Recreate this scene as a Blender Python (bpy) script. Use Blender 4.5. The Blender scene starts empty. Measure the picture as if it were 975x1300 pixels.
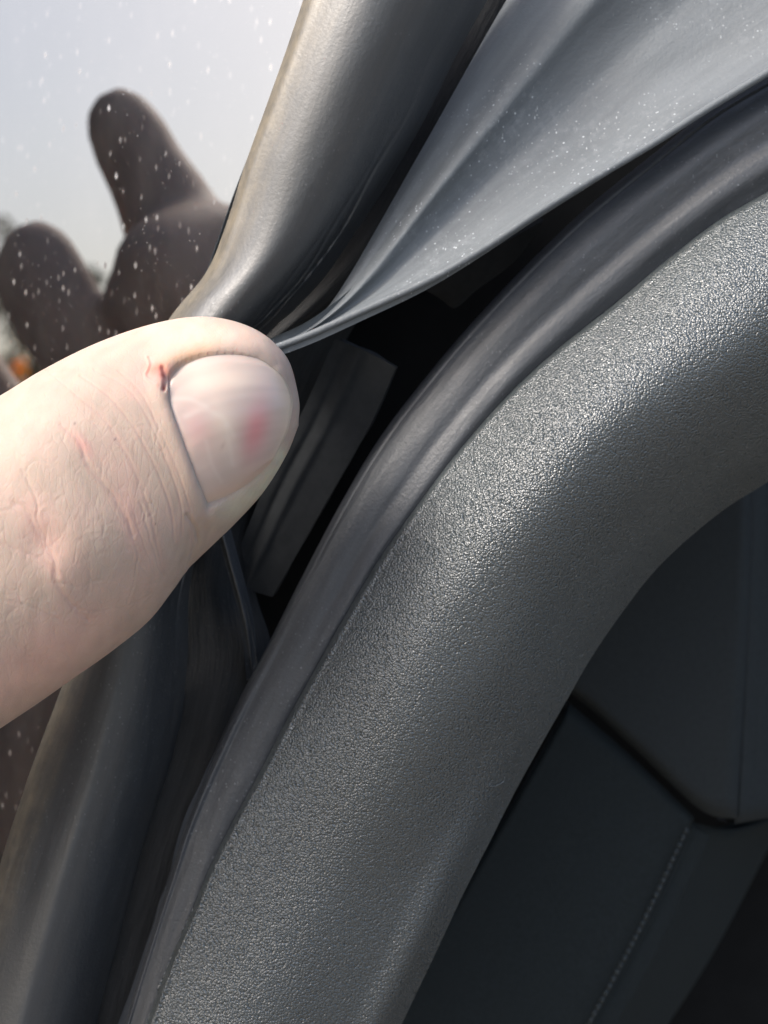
import bpy, bmesh, math, random
import numpy as np
from mathutils import Vector, Matrix
from mathutils.bvhtree import BVHTree

random.seed(7); rng = np.random.default_rng(7)
C = bpy.context.scene.collection
SC = bpy.context.scene
MM = 0.001
# ------------------------------------------------------------------ camera, sky, sun, exposure
CAM_D = 170.0            # camera to the plane the rubber lies in, mm
PX = 0.078               # mm covered by one photo pixel at that plane
CAM_Z = 1.15             # height above the ground, m
GLASS_YAW = 40.0
cam_d = bpy.data.cameras.new('camera'); cam = bpy.data.objects.new('camera', cam_d); C.objects.link(cam)
cam.location = (0, -CAM_D*MM, CAM_Z); cam.rotation_euler = (math.radians(90), 0, 0)
cam_d.sensor_fit = 'HORIZONTAL'; cam_d.sensor_width = 36.0
cam_d.lens = 36.0*CAM_D/(975*PX)
cam_d.clip_start = 0.01; cam_d.clip_end = 500
cam_d.dof.use_dof = True; cam_d.dof.focus_distance = 0.163; cam_d.dof.aperture_fstop = cam_d.lens/1.5
SC.camera = cam
w = bpy.data.worlds.new('World'); SC.world = w; w.use_nodes = True
nt = w.node_tree; nt.nodes.clear()
sky = nt.nodes.new('ShaderNodeTexSky'); sky.sky_type = 'NISHITA'; sky.sun_disc = False
SUN_EL, SUN_AZ = 42.0, 238.0     # azimuth clockwise from +Y
sky.sun_elevation = math.radians(SUN_EL); sky.sun_rotation = math.radians(SUN_AZ)
sky.air_density = 1.0; sky.dust_density = 4.2; sky.ozone_density = 1.0
bg = nt.nodes.new('ShaderNodeBackground'); bg.inputs[1].default_value = 0.15
wo = nt.nodes.new('ShaderNodeOutputWorld')
nt.links.new(sky.outputs[0], bg.inputs[0]); nt.links.new(bg.outputs[0], wo.inputs[0])
sl = bpy.data.lights.new('sun', 'SUN'); so = bpy.data.objects.new('sun', sl); C.objects.link(so)
sl.energy = 1.25; sl.angle = math.radians(20); sl.color = (1.0, 0.985, 0.96)
_az = math.radians(SUN_AZ); _el = math.radians(SUN_EL)
so.rotation_euler = Vector((math.sin(_az)*math.cos(_el), math.cos(_az)*math.cos(_el), math.sin(_el))).to_track_quat('Z', 'Y').to_euler()
so.location = (-2, 0, 3)
SC.view_settings.view_transform = 'Standard'; SC.view_settings.look = 'None'
SC.view_settings.exposure = 1.2; SC.view_settings.gamma = 1.0
SC.cycles.max_bounces = 6

# ------------------------------------------------------------------ helpers
def P(px, py, d):
    """A point d mm beyond the working plane, given where it sits in the photo (arrays allowed)."""
    px = np.asarray(px, float); py = np.asarray(py, float); d = np.asarray(d, float)
    k = PX*(CAM_D+d)/CAM_D
    return np.stack([(px-487.5)*k*MM, d*MM+0*px, CAM_Z-(py-650.0)*k*MM], -1)

def cr(pts, t):
    """Catmull-Rom through rows of pts, t in 0..1."""
    pts = np.asarray(pts, float); n = len(pts)
    x = np.clip(np.asarray(t, float), 0, 1)*(n-1)
    i = np.minimum(x.astype(int), n-2); f = (x-i)[..., None]
    g = lambda k: pts[np.clip(i+k, 0, n-1)]
    p0, p1, p2, p3 = g(-1), g(0), g(1), g(2)
    p0 = np.where((i == 0)[..., None], 2*p1-p2, p0); p3 = np.where((i == n-2)[..., None], 2*p2-p1, p3)
    return 0.5*(2*p1+(p2-p0)*f+(2*p0-5*p1+4*p2-p3)*f*f+(3*p1-p0-3*p2+p3)*f**3)

def poly(pts, n):
    """Resample a polyline to n points evenly along its length (smooth)."""
    q = cr(pts, np.linspace(0, 1, 60*len(pts)))
    s = np.r_[0, np.cumsum(np.linalg.norm(np.diff(q, axis=0), axis=1))]
    u = np.linspace(0, s[-1], n)
    return np.stack([np.interp(u, s, q[:, k]) for k in range(q.shape[1])], 1)

def smooth_noise(n, m, fu, fv, seed):
    r = np.random.default_rng(seed); a = r.normal(size=(fu+1, fv+1))
    x = cr(a, np.linspace(0, 1, n)); return cr(x.T, np.linspace(0, 1, m)).T

def interp_profile(prof, v):
    """prof: list of (v,h): smooth interpolation (monotone cosine)."""
    pv = np.array([p[0] for p in prof]); ph = np.array([p[1] for p in prof], float)
    k = np.clip(np.searchsorted(pv, v, side='right')-1, 0, len(pv)-2)
    f = np.clip((v-pv[k])/(pv[k+1]-pv[k]), 0, 1)
    m = np.gradient(ph, pv)
    h = pv[k+1]-pv[k]
    return ((2*f**3-3*f*f+1)*ph[k]+(f**3-2*f*f+f)*h*m[k]+(-2*f**3+3*f*f)*ph[k+1]+(f**3-f*f)*h*m[k+1])

def grid_mesh(name, G, mat, thick=2.0, parent=None, uv=True, back=True):
    """G: (n,m,3) front surface, world metres. Closed with a back skin `thick` mm behind."""
    n, m, _ = G.shape
    du = np.gradient(G, axis=0); dv = np.gradient(G, axis=1)
    N = np.cross(du, dv); N /= np.linalg.norm(N, axis=2, keepdims=True)+1e-12
    s = -np.sign(N[..., 1].mean()) or 1.0; N = N*s       # towards the camera
    V = G.reshape(-1, 3); idx = np.arange(n*m).reshape(n, m)
    quad = np.stack([idx[:-1, :-1], idx[1:, :-1], idx[1:, 1:], idx[:-1, 1:]], -1).reshape(-1, 4)
    if s < 0: quad = quad[:, ::-1]
    F = [quad]
    if back:
        B = (G - N*thick*MM).reshape(-1, 3); V = np.vstack([V, B])
        F.append(quad[:, ::-1]+n*m)
        loop = np.r_[idx[:, 0], idx[-1, 1:], idx[:-1, -1][::-1], idx[0, 1:-1][::-1]]
        nx = np.roll(loop, -1)
        rim = np.stack([loop, nx, nx+n*m, loop+n*m], -1)
        if s > 0: rim = rim[:, ::-1]
        F.append(rim)
    F = np.vstack(F)
    me = bpy.data.meshes.new(name)
    me.vertices.add(len(V)); me.vertices.foreach_set('co', V.astype(np.float32).ravel())
    me.loops.add(F.size); me.loops.foreach_set('vertex_index', F.astype(np.int32).ravel())
    me.polygons.add(len(F)); me.polygons.foreach_set('loop_start', np.arange(0, F.size, 4, dtype=np.int32))
    me.polygons.foreach_set('use_smooth', np.ones(len(F), bool))
    me.update(calc_edges=True)
    if uv:
        su = np.r_[0, np.cumsum(np.linalg.norm(np.diff(G, axis=0), axis=2).mean(1))]
        sv = np.r_[0, np.cumsum(np.linalg.norm(np.diff(G, axis=1), axis=2).mean(0))]
        U = np.stack(np.meshgrid(su, sv, indexing='ij'), -1).reshape(-1, 2)*10   # decimetre-ish units -> cm*.. kept small
        if back: U = np.vstack([U, U])
        ul = me.uv_layers.new(name='UVMap'); ul.data.foreach_set('uv', U[F.ravel()].astype(np.float32).ravel())
    if back:
        me.set_sharp_from_angle(angle=math.radians(50))
    o = bpy.data.objects.new(name, me); me.materials.append(mat); C.objects.link(o)
    if parent: o.parent = parent
    return o

def strip(L, R, n, m, depthL, depthR, prof, curl=None):
    """Lofted strip between two photo-traced edges. depthL/R along the strip (list -> interpolated);
    prof: profile list or list of profiles along strip. Height is towards the camera, mm."""
    Lp, Rp = poly(L, n), poly(R, n)
    t = np.linspace(0, 1, n); v = np.linspace(0, 1, m)
    # finer at the rims
    v = 0.5-0.5*np.cos(np.pi*v)*0.35-0.65*(0.5-v)*1.0
    v = (v-v[0])/(v[-1]-v[0])
    dl = cr(np.array(depthL, float)[:, None], t)[:, 0]; dr = cr(np.array(depthR, float)[:, None], t)[:, 0]
    if isinstance(prof[0], tuple): prof = [prof, prof]
    H = np.stack([interp_profile(p, v) for p in prof])            # k x m
    H = cr(H, t)
    px = Lp[:, None, 0]*(1-v)+Rp[:, None, 0]*v; py = Lp[:, None, 1]*(1-v)+Rp[:, None, 1]*v
    d = dl[:, None]*(1-v)+dr[:, None]*v-H
    return px, py, d, t, v

def coons(top, right, bottom, left, n, m):
    """top,bottom: left->right; left,right: top->bottom; photo pixels."""
    T, B, L, R = poly(top, m), poly(bottom, m), poly(left, n), poly(right, n)
    u = np.linspace(0, 1, n)[:, None, None]; v = np.linspace(0, 1, m)[None, :, None]
    return ((1-u)*T[None]+u*B[None]+(1-v)*L[:, None]+v*R[:, None]
            - ((1-u)*(1-v)*T[0]+(1-u)*v*T[-1]+u*(1-v)*B[0]+u*v*B[-1]))

def tag(o, label=None, cat=None, group=None, kind=None):
    if label: o['label'] = label
    if cat: o['category'] = cat
    if group: o['group'] = group
    if kind: o['kind'] = kind
    return o

def empty(name, loc=(0, 0, CAM_Z)):
    o = bpy.data.objects.new(name, None); o.location = loc; o.empty_display_size = 0.01; C.objects.link(o); return o

def adopt(child, root):
    child.parent = root; child.matrix_parent_inverse = Matrix.Translation(-root.location); return child

# ------------------------------------------------------------------ materials
class NT:
    def __init__(s, name):
        s.m = bpy.data.materials.new(name); s.m.use_nodes = True; s.t = s.m.node_tree; s.t.nodes.clear()
        s.out = s.n('ShaderNodeOutputMaterial'); s.p = s.n('ShaderNodeBsdfPrincipled'); s.l(s.p.outputs[0], s.out.inputs[0])
    def n(s, k, **kw):
        x = s.t.nodes.new(k)
        for a, b in kw.items(): setattr(x, a, b)
        return x
    def l(s, a, b): s.t.links.new(a, b)
    def set(s, **kw):
        for a, b in kw.items(): s.p.inputs[a.replace('_', ' ')].default_value = b
    def coord(s, kind='Object', scale=(1, 1, 1), rot=(0, 0, 0)):
        c = s.n('ShaderNodeTexCoord'); mp = s.n('ShaderNodeMapping'); s.l(c.outputs[kind], mp.inputs[0])
        mp.inputs['Scale'].default_value = scale; mp.inputs['Rotation'].default_value = rot; return mp.outputs[0]
    def noise(s, vec, scale, detail=3, rough=.55, dist=0):
        x = s.n('ShaderNodeTexNoise'); s.l(vec, x.inputs['Vector']); x.inputs['Scale'].default_value = scale
        x.inputs['Detail'].default_value = detail; x.inputs['Roughness'].default_value = rough; x.inputs['Distortion'].default_value = dist
        return x.outputs[0]
    def voro(s, vec, scale, feature='F1', out='Distance', rand=1):
        x = s.n('ShaderNodeTexVoronoi', feature=feature); s.l(vec, x.inputs['Vector']); x.inputs['Scale'].default_value = scale
        x.inputs['Randomness'].default_value = rand
        return x.outputs[out]
    def ramp(s, fac, stops):
        x = s.n('ShaderNodeMapRange'); s.l(fac, x.inputs[0]); a, b, c, d = stops
        for i, q in enumerate((a, b, c, d)): x.inputs[1+i].default_value = q
        return x.outputs[0]
    def math(s, op, a, b=None):
        x = s.n('ShaderNodeMath', operation=op)
        for i, q in enumerate((a, b)):
            if q is None: continue
            if isinstance(q, (int, float)): x.inputs[i].default_value = q
            else: s.l(q, x.inputs[i])
        return x.outputs[0]
    def mix(s, fac, a, b):
        x = s.n('ShaderNodeMix', data_type='RGBA')
        for i, q in ((0, fac), (6, a), (7, b)):
            if isinstance(q, (int, float, tuple)): x.inputs[i].default_value = q
            else: s.l(q, x.inputs[i])
        return x.outputs[2]
    def bump(s, h, strength, dist, normal=None):
        x = s.n('ShaderNodeBump'); s.l(h, x.inputs['Height']); x.inputs['Strength'].default_value = strength
        x.inputs['Distance'].default_value = dist
        if normal is not None: s.l(normal, x.inputs['Normal'])
        return x.outputs[0]

def rubber(name, col, rough=.5, spec=.5, streak=.4, grain=.5, dust=.0, scuff=.3, dustcol=(.55, .58, .6, 1), edge_dirt_sheen=0):
    """Moulded black rubber / soft plastic: along-strip streaks, fine grain, dust flecks."""
    M = NT(name); ob = M.coord('Object'); uv = M.coord('UV', (1, 9, 1))
    c = (*col, 1); c2 = (col[0]*1.7+.008, col[1]*1.7+.008, col[2]*1.7+.008, 1)
    big = M.ramp(M.noise(uv, 9, 4, .6), (.35, .7, 0, 1))
    base = M.mix(M.math('MULTIPLY', big, scuff), c, c2)
    if dust > 0:
        area = M.ramp(M.noise(ob, 75, 3), (.40, .64, 0.03, 1))
        # short fibres: stretched cells
        f1 = M.voro(M.coord('Object', (1.0, 1, 1.0), (.2, .3, .6)), 1500, 'F1')
        k1 = M.ramp(f1, (.21, .08, 0, 1))
        f2 = M.voro(M.coord('Object', (2.2, 1, .8), (0, .7, 0)), 620, 'F1'); k2 = M.ramp(f2, (.13, .05, 0, 1))
        film = M.ramp(M.noise(ob, 900, 5, .7), (.5, .85, 0, .25))
        dm = M.math('MULTIPLY', M.math('MINIMUM', M.math('ADD', M.math('MULTIPLY', M.math('ADD', k1, k2), M.ramp(M.noise(ob, 1300, 1), (.35, .65, .15, 1))), film), 1.0), M.math('MULTIPLY', area, dust))
        base = M.mix(dm, base, dustcol)
    if edge_dirt_sheen:      # brown dust film plus the warm sheen, painted along the outer side of the strip
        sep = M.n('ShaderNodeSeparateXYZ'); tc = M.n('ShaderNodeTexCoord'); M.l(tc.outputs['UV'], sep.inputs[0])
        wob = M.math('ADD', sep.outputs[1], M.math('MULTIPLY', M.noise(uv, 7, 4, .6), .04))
        dm = M.math('MULTIPLY', M.ramp(wob, (.045, .085, 1, 0)), M.math('MULTIPLY', M.ramp(M.noise(ob, 500, 5, .7), (.3, .7, .35, 1)), edge_dirt_sheen))
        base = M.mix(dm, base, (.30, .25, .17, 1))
    M.l(base, M.p.inputs['Base Color'])
    rr = M.ramp(M.noise(uv, 20, 4, .6), (.3, .7, rough-.07, rough+.09)); M.l(rr, M.p.inputs['Roughness'])
    M.p.inputs['Specular IOR Level'].default_value = spec
    b1 = M.bump(M.noise(uv, 30, 4, .6), streak, .00025)
    b2 = M.bump(M.noise(ob, 2600, 3, .6), grain, .00006, b1)
    M.l(b2, M.p.inputs['Normal'])
    return M.m

def grained(name, col, rough=.33, spec=1.0, cell=4500, strength=1.0, dist=.00010):
    """Leather-grained moulded plastic."""
    M = NT(name); ob = M.coord('Object')
    warp = M.noise(ob, 1500, 2)
    v = M.n('ShaderNodeTexVoronoi', feature='F1'); v.inputs['Scale'].default_value = cell
    add = M.n('ShaderNodeVectorMath', operation='MULTIPLY_ADD'); M.l(ob, add.inputs[2])
    nv = M.n('ShaderNodeTexNoise'); M.l(ob, nv.inputs['Vector']); nv.inputs['Scale'].default_value = 1900
    M.l(nv.outputs['Color'], add.inputs[0]); add.inputs[1].default_value = (.0003, .0003, .0003); M.l(add.outputs[0], v.inputs['Vector'])
    f1 = v.outputs['Distance']
    h = M.math('SUBTRACT', M.math('MULTIPLY', M.noise(ob, 4500, 3, .6), .55), M.math('MULTIPLY', M.math('MULTIPLY', f1, f1), 1.3))
    h = M.math('ADD', h, M.math('MULTIPLY', M.noise(ob, 1500, 2, .5), .5))
    big = M.ramp(M.noise(ob, 40, 4, .6), (.35, .7, 0, 1))
    base = M.mix(big, (*col, 1), (col[0]*1.35, col[1]*1.35, col[2]*1.35, 1))
    pit = M.ramp(v.outputs['Distance'], (.1, .6, 1, .55))
    # pale film of dust rubbed into the grain
    film = M.math('MULTIPLY', M.ramp(M.noise(ob, 26, 3, .5), (.45, .7, 0, 1)), M.ramp(M.noise(ob, 2500, 4, .7), (.4, .75, 0, .16)))
    base = M.mix(film, base, (.45, .48, .47, 1))
    # dust caught in grain
    sp = M.ramp(M.voro(ob, 420), (.06, .02, 0, 1))
    base = M.mix(M.math('MULTIPLY', sp, .45), base, (.5, .52, .52, 1))
    M.l(base, M.p.inputs['Base Color'])
    M.l(M.ramp(M.noise(ob, 1400, 3), (.3, .7, rough-.08, rough+.1)), M.p.inputs['Roughness'])
    M.p.inputs['Specular IOR Level'].default_value = spec
    M.l(M.bump(h, strength, dist), M.p.inputs['Normal']); M.set(Coat_Weight=.8, Coat_Roughness=.34); M.l(M.bump(h, strength, dist), M.p.inputs['Coat Normal'])
    return M.m

def plain(name, col, rough=.8, spec=.3, noise=800, amt=.3):
    M = NT(name); ob = M.coord('Object')
    base = M.mix(M.ramp(M.noise(ob, noise, 4, .6), (.3, .7, 0, 1)), (*col, 1), (*[c*(1+amt)+.001 for c in col], 1))
    M.l(base, M.p.inputs['Base Color']); M.set(Roughness=rough, Specular_IOR_Level=spec)
    M.l(M.bump(M.noise(ob, noise*3, 3), .3, .0001), M.p.inputs['Normal'])
    return M.m

M_seal = rubber('window seal rubber', (.034, .038, .042), rough=.42, spec=.9, streak=.06, grain=.5, dust=.14, scuff=.25, edge_dirt_sheen=.55)
M_flap = rubber('flap rubber', (.115, .128, .138), rough=.62, spec=.45, streak=.10, grain=1.0, dust=1.0, scuff=.25)
M_strip = rubber('weatherstrip rubber', (.042, .046, .052), rough=.52, spec=.6, streak=.16, grain=1.0, dust=.25, scuff=.35)
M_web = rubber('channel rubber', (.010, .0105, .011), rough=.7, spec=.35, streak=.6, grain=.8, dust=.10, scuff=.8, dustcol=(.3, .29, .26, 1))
M_trim = grained('grained trim plastic', (.029, .038, .041))
M_foam = plain('foam pad', (.022, .024, .026), .85, .2, 900, .25)
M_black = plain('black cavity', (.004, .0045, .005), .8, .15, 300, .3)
M_panel = plain('interior panel plastic', (.012, .0155, .017), .7, .3, 1500, .4)
M_panel2 = plain('interior panel fabric', (.0105, .0145, .016), .8, .25, 2500, .5)
M_thread = plain('dark thread', (.03, .036, .038), .7, .3, 2500, .5)

def glass_mat():
    M = NT('tinted window glass'); ob = M.coord('Object')
    M.set(Roughness=.0, IOR=3.0); 
    # dried water spots and dust on the pane
    sp = M.ramp(M.voro(M.coord('Object', (1.35, 1, .8), (0, .35, 0)), 560), (.27, .08, 0, 1))
    keep = M.ramp(M.noise(ob, 330, 2), (.38, .56, 0, 1))
    sp2 = M.ramp(M.voro(M.coord('Object', (1.2, 1, .9), (0, .3, 0)), 1100), (.16, .06, 0, .7))
    k = M.math('MULTIPLY', M.math('MAXIMUM', M.math('MULTIPLY', sp, keep), M.math('MULTIPLY', sp2, keep)), .9)
    smear = M.ramp(M.noise(M.coord('Object', (1, 1, .4), (0, .6, 0)), 120, 5, .7), (.45, .8, 0, .12))
    k = M.math('MULTIPLY', k, M.ramp(M.noise(ob, 800, 1), (.3, .6, .5, 1)))
    k = M.math('MAXIMUM', k, smear)
    col = M.mix(k, (.006, .006, .007, 1), (.15, .135, .13, 1))
    M.l(col, M.p.inputs['Base Color'])
    M.l(M.ramp(k, (.13, 1, .0, .35)), M.p.inputs['Roughness'])
    return M.m
M_glass = glass_mat()

# ------------------------------------------------------------------ ground and far trees (seen mirrored in the pane)
def ground():
    me = bpy.data.meshes.new('ground'); S = 150
    n = 30; xs = np.linspace(-S, S, n); G = np.stack(np.meshgrid(xs, xs, indexing='ij'), -1)
    V = np.concatenate([G, np.zeros((n, n, 1))], -1).reshape(-1, 3)
    i = np.arange(n*n).reshape(n, n); F = np.stack([i[:-1, :-1], i[1:, :-1], i[1:, 1:], i[:-1, 1:]], -1).reshape(-1, 4)
    me.from_pydata(V.tolist(), [], F.tolist()); o = bpy.data.objects.new('ground', me); C.objects.link(o)
    M = NT('worn asphalt'); ob = M.coord('Object')
    M.l(M.mix(M.noise(ob, 3, 6, .7), (.11, .10, .085, 1), (.20, .18, .15, 1)), M.p.inputs['Base Color']); M.set(Roughness=.9)
    me.materials.append(M.m); tag(o, kind='structure')
ground()

# glass plane, shared by the mirror geometry
_a = math.radians(GLASS_YAW)
GN = np.array([-math.sin(_a), -math.cos(_a), 0.0]); GP = np.array([-17.0, 12.0, 0.0])
def on_glass(px, py, lift=0.0):
    """mm position on the pane along the sight line of (px,py), as world metres."""
    px = np.asarray(px, float); py = np.asarray(py, float)
    dx = (px-487.5)*PX/CAM_D; dz = -(py-650)*PX/CAM_D
    o = np.array([0, -CAM_D, 0.0]); dirv = np.stack([dx, np.ones_like(dx), dz], -1)
    t = ((GP+GN*lift-o)@GN)/(dirv@GN)
    p = o+dirv*t[..., None]
    p = p*MM; p[..., 2] += CAM_Z; return p
def mirrored(px, py, dist):
    """real position (mm, z relative to the lens height) of what the pane shows at (px,py), dist mm away in all"""
    v = np.array([(px-487.5)*PX/CAM_D*dist, dist-CAM_D, -(py-650)*PX/CAM_D*dist])
    return v-2*((v-GP)@GN)*GN

def tree(name, x, y, h, wdt, label, seed, col):
    r = np.random.default_rng(seed)
    root = empty(name, (x, y, 0))
    bm = bmesh.new(); segs = 7
    prev = None
    for k in range(segs):
        z = h*.75*k/(segs-1); rad = .16*(1-k/segs)+.03; cx = .12*math.sin(k*1.3+seed)
        ring = [bm.verts.new((cx+rad*math.cos(a), rad*math.sin(a), z)) for a in np.linspace(0, 2*math.pi, 9)[:-1]]
        if prev:
            for j in range(8): bm.faces.new((prev[j], prev[(j+1) % 8], ring[(j+1) % 8], ring[j]))
        prev = ring
    me = bpy.data.meshes.new('trunk'); bm.to_mesh(me); bm.free()
    tr = bpy.data.objects.new('trunk', me); C.objects.link(tr); tr.parent = root; me.materials.append(M_bark)
    V = []; F = []
    for c in range(46):
        u = r.uniform(0, 1); th = r.uniform(0, 2*math.pi); rr = wdt*.5*math.sqrt(r.uniform(0, 1))*(1-.55*u**2)
        cc = np.array([rr*math.cos(th), rr*math.sin(th), h*(.22+.74*u)]); cs = r.uniform(.25, .5)*wdt*.35
        for _ in range(85):
            d = r.normal(size=3); d *= cs*r.uniform(.3, 1)**.5/np.linalg.norm(d); p = cc+d*[1, 1, .75]
            s = r.uniform(.05, .11); a = r.normal(size=3); a /= np.linalg.norm(a); b = np.cross(a, r.normal(size=3)); b /= np.linalg.norm(b)
            k = len(V); V += [p-a*s, p+b*s*.5, p+a*s, p-b*s*.5]; F.append((k, k+1, k+2, k+3))
    ngr = len(F)
    for c in range(60):  # small clumps coloured gold in place of bright sky between the leaves
        u = r.uniform(.2, .9); th = r.uniform(0, 2*math.pi); rr = wdt*.5*(1-.5*u**2)
        cc = np.array([rr*math.cos(th)*.9, rr*math.sin(th), h*(.2+.74*u)])
        for _ in range(16):
            p = cc+r.normal(size=3)*.06; s = r.uniform(.05, .09); a = r.normal(size=3); a /= np.linalg.norm(a); b = np.cross(a, r.normal(size=3)); b /= np.linalg.norm(b)
            k = len(V); V += [p-a*s, p+b*s*.6, p+a*s, p-b*s*.6]; F.append((k, k+1, k+2, k+3))
    me = bpy.data.meshes.new('crown'); me.from_pydata([tuple(map(float, q)) for q in V], [], F)
    cr_ = bpy.data.objects.new('crown', me); C.objects.link(cr_); cr_.parent = root; me.materials.append(col); me.materials.append(ML3); me.polygons.foreach_set('material_index', np.array([0]*ngr+[1]*(len(F)-ngr), dtype=np.int32))
    tag(root, label, 'tree', 'trees along the far edge of the yard')
M_bark = plain('bark', (.12, .09, .06), .9, .2, 8, .5)
def leafmat(n, c, tr=.3):
    M = NT(n); M.set(Base_Color=(*c, 1), Roughness=.6)
    tb = M.n('ShaderNodeBsdfTranslucent'); tb.inputs[0].default_value = (c[0]*1.6, c[1]*1.4, c[2], 1)
    mx = M.n('ShaderNodeMixShader'); mx.inputs[0].default_value = tr; M.l(M.p.outputs[0], mx.inputs[1]); M.l(tb.outputs[0], mx.inputs[2]); M.l(mx.outputs[0], M.out.inputs[0])
    return M.m
ML1, ML2 = leafmat('olive leaves', (.09, .085, .03)), leafmat('dark leaves', (.05, .07, .025))
ML3 = leafmat('golden leaves', (1.0, .58, .08), .8)  # gold colour stands in for sky glow showing through the crown
TREES = [(-24, 1.3, 5.2, 2.8), (-26, -.5, 4.9, 2.4), (-23, -2.6, 3.9, 3.0), (-27, 4.2, 5.4, 3.6)]
TL = ['golden green leafy tree mirrored at the left edge of the window', 'darker tree mirrored between the two fingertips in the window', 'low tree mirrored behind the knuckles in the window', 'leafy tree standing just left of the golden green one']
for i, (x, y, h, wd) in enumerate(TREES): tree('leafy_tree', x, y, h, wd, TL[i], 20+i, ML1 if i % 2 == 0 else ML2)

# ------------------------------------------------------------------ car window pane
win = tag(empty('car_window', (-.03, .03, CAM_Z)), 'dusty tinted car window mirroring the sky and a raised finger', 'car window')
u = np.linspace(0, 1, 30); ll = np.linspace(0, 1, 30)
PR = poly([(470, -220), (430, -60), (420, 20), (372, 150), (330, 260), (300, 330), (262, 410), (220, 560), (190, 700), (150, 820), (110, 940), (60, 1080), (20, 1250), (-20, 1550)], 60)
f_ = np.linspace(0, 1, 30)[None]
px_ = -420*(1-f_)+PR[:, :1]*f_; py_ = PR[:, 1:]+0*f_
G = on_glass(px_, py_)
adopt(grid_mesh('pane', G, M_glass, 4.0), win)
# thin black run lip that stands between pane and seal
Ll = [(398, -60), (392, 0), (345, 128), (300, 245), (279, 305), (262, 352), (240, 400), (200, 470)]
lip_w = 7
g = []
for k, off in enumerate(np.linspace(0, 1, 7)):
    q = poly(Ll, 60); q = q+np.array([-3+lip_w*2.6*off, 2*off]); g.append(on_glass(q[:, 0], q[:, 1], 1.2*math.sin(math.pi*min(1, off*1.2)/1.0 if off < .8 else math.pi*.96)+.25))
G = np.stack(g, 1)
M_lip = rubber('glossy run lip', (.02, .025, .03), rough=.25, spec=.6, streak=.1, grain=.1, dust=.0)
adopt(grid_mesh('run_lip', G, M_lip, 1.0), win)

# ------------------------------------------------------------------ window seal (the tube the thumb presses)
# upper reach
SL = [(406, -110), (393, -30), (368, 50), (336, 140), (309, 215), (287, 285), (262, 345), (216, 403), (170, 480), (130, 600), (118, 720), (100, 810), (70, 895), (40, 975), (2, 1090), (-40, 1230), (-90, 1400)]
SR = [(700, -130), (637, -30), (585, 60), (540, 150), (495, 228), (448, 300), (412, 352), (375, 392), (330, 440), (290, 560), (255, 680), (240, 755), (238, 840), (222, 965), (183, 1100), (135, 1280), (105, 1400)]
pa = [(0, -4.0), (.04, -2.3), (.10, -1.2), (.24, .9), (.36, 1.9), (.52, 2.1), (.68, .9), (.84, -2.2), (.93, -4.2), (1, -6.5)]
pb = [(0, -5), (.05, -2.4), (.14, .2), (.28, 2.2), (.42, 3.0), (.56, 2.6), (.74, .6), (.88, -2.2), (1, -5)]
pm = [(0, -4), (.05, -2.0), (.14, -.2), (.28, 1.6), (.42, 2.1), (.56, 1.7), (.74, .2), (.88, -2.2), (1, -4)]
pl = [(0, -4), (.04, -2.0), (.10, -1.0), (.26, .8), (.38, 1.9), (.47, 2.3), (.54, 1.9), (.64, .9), (.82, -2.0), (.92, -4.6), (1, -8)]
px, py, d, t, v = strip(SL, SR, 420, 110, [-3.5, -1.5, 2, 5, 7, 8, 8, 8], [-1, 1, 3.5, 7, 9, 9, 9, 9], [pa, pa, pa, pb, pm, pm, pl, pl, pl])
d = d+smooth_noise(*d.shape, 20, 7, 3)*.03+smooth_noise(*d.shape, 90, 24, 4)*.004
# fine longitudinal creases beside the right-hand edge where the rubber is folded by the thumb
for (v0, a0, w0, tc, tw) in ((.80, .35, .012, .36, .10), (.86, .45, .012, .33, .12), (.74, .18, .014, .38, .08), (.83, .3, .010, .50, .07), (.9, .4, .012, .52, .08), (.76, .2, .014, .54, .05)):
    vv = v0+.012*np.sin(t*60+v0*40)[:, None]
    d = d+a0*np.exp(-((v[None]-vv)/w0)**2)*np.exp(-((t[:, None]-tc)/tw)**2)
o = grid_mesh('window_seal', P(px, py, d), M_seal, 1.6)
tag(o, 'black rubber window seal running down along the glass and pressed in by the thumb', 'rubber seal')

# ------------------------------------------------------------------ rubber flap (triangular, thin)
FU = [(740, -150), (690, -75), (640, 5), (598, 78), (552, 160), (515, 225), (478, 290), (446, 345), (414, 392), (378, 424), (325, 446)]
FW = [(1250, -100), (1120, 5), (975, 92), (900, 137), (826, 184), (745, 232), (680, 272), (610, 318), (540, 358), (455, 397), (388, 427), (325, 450)]
fp = [(0, -2.5), (.05, -.8), (.14, .6), (.20, 1.9), (.25, 2.2), (.31, 1.3), (.42, .45), (.50, .35), (.56, .75), (.66, 1.5), (.82, 3.1), (.955, 4.9), (.985, 5.1), (1, 5.15)]
fq = [(0, -1.5), (.05, -.3), (.14, .4), (.22, 1.0), (.30, 1.1), (.38, .5), (.50, .25), (.60, .6), (.72, 1.2), (.84, 1.9), (.95, 2.7), (.985, 2.85), (1, 2.9)]
fr = [(0, -.4), (.05, -.2), (.14, .0), (.22, .1), (.30, .1), (.38, .1), (.50, .1), (.60, .2), (.72, .3), (.84, .5), (.93, .7), (.97, .75), (1, .8)]
px, py, d, t, v = strip(FU, FW, 300, 150, [7, 7, 7, 6, 4.5, 3.5], [8, 8, 7.5, 6.5, 4.5, 3.2], [fp, fp, fp, fp, fq, fr])
d = d+smooth_noise(*d.shape, 10, 7, 8)*.10
G = P(px, py, d)
flap = tag(empty('rubber_flap', tuple(G[150, 75])), 'thin dusty grey rubber flap fanning out from thumb tip to top right', 'rubber flap')
adopt(grid_mesh('web', G, M_flap, .9), flap)
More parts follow.
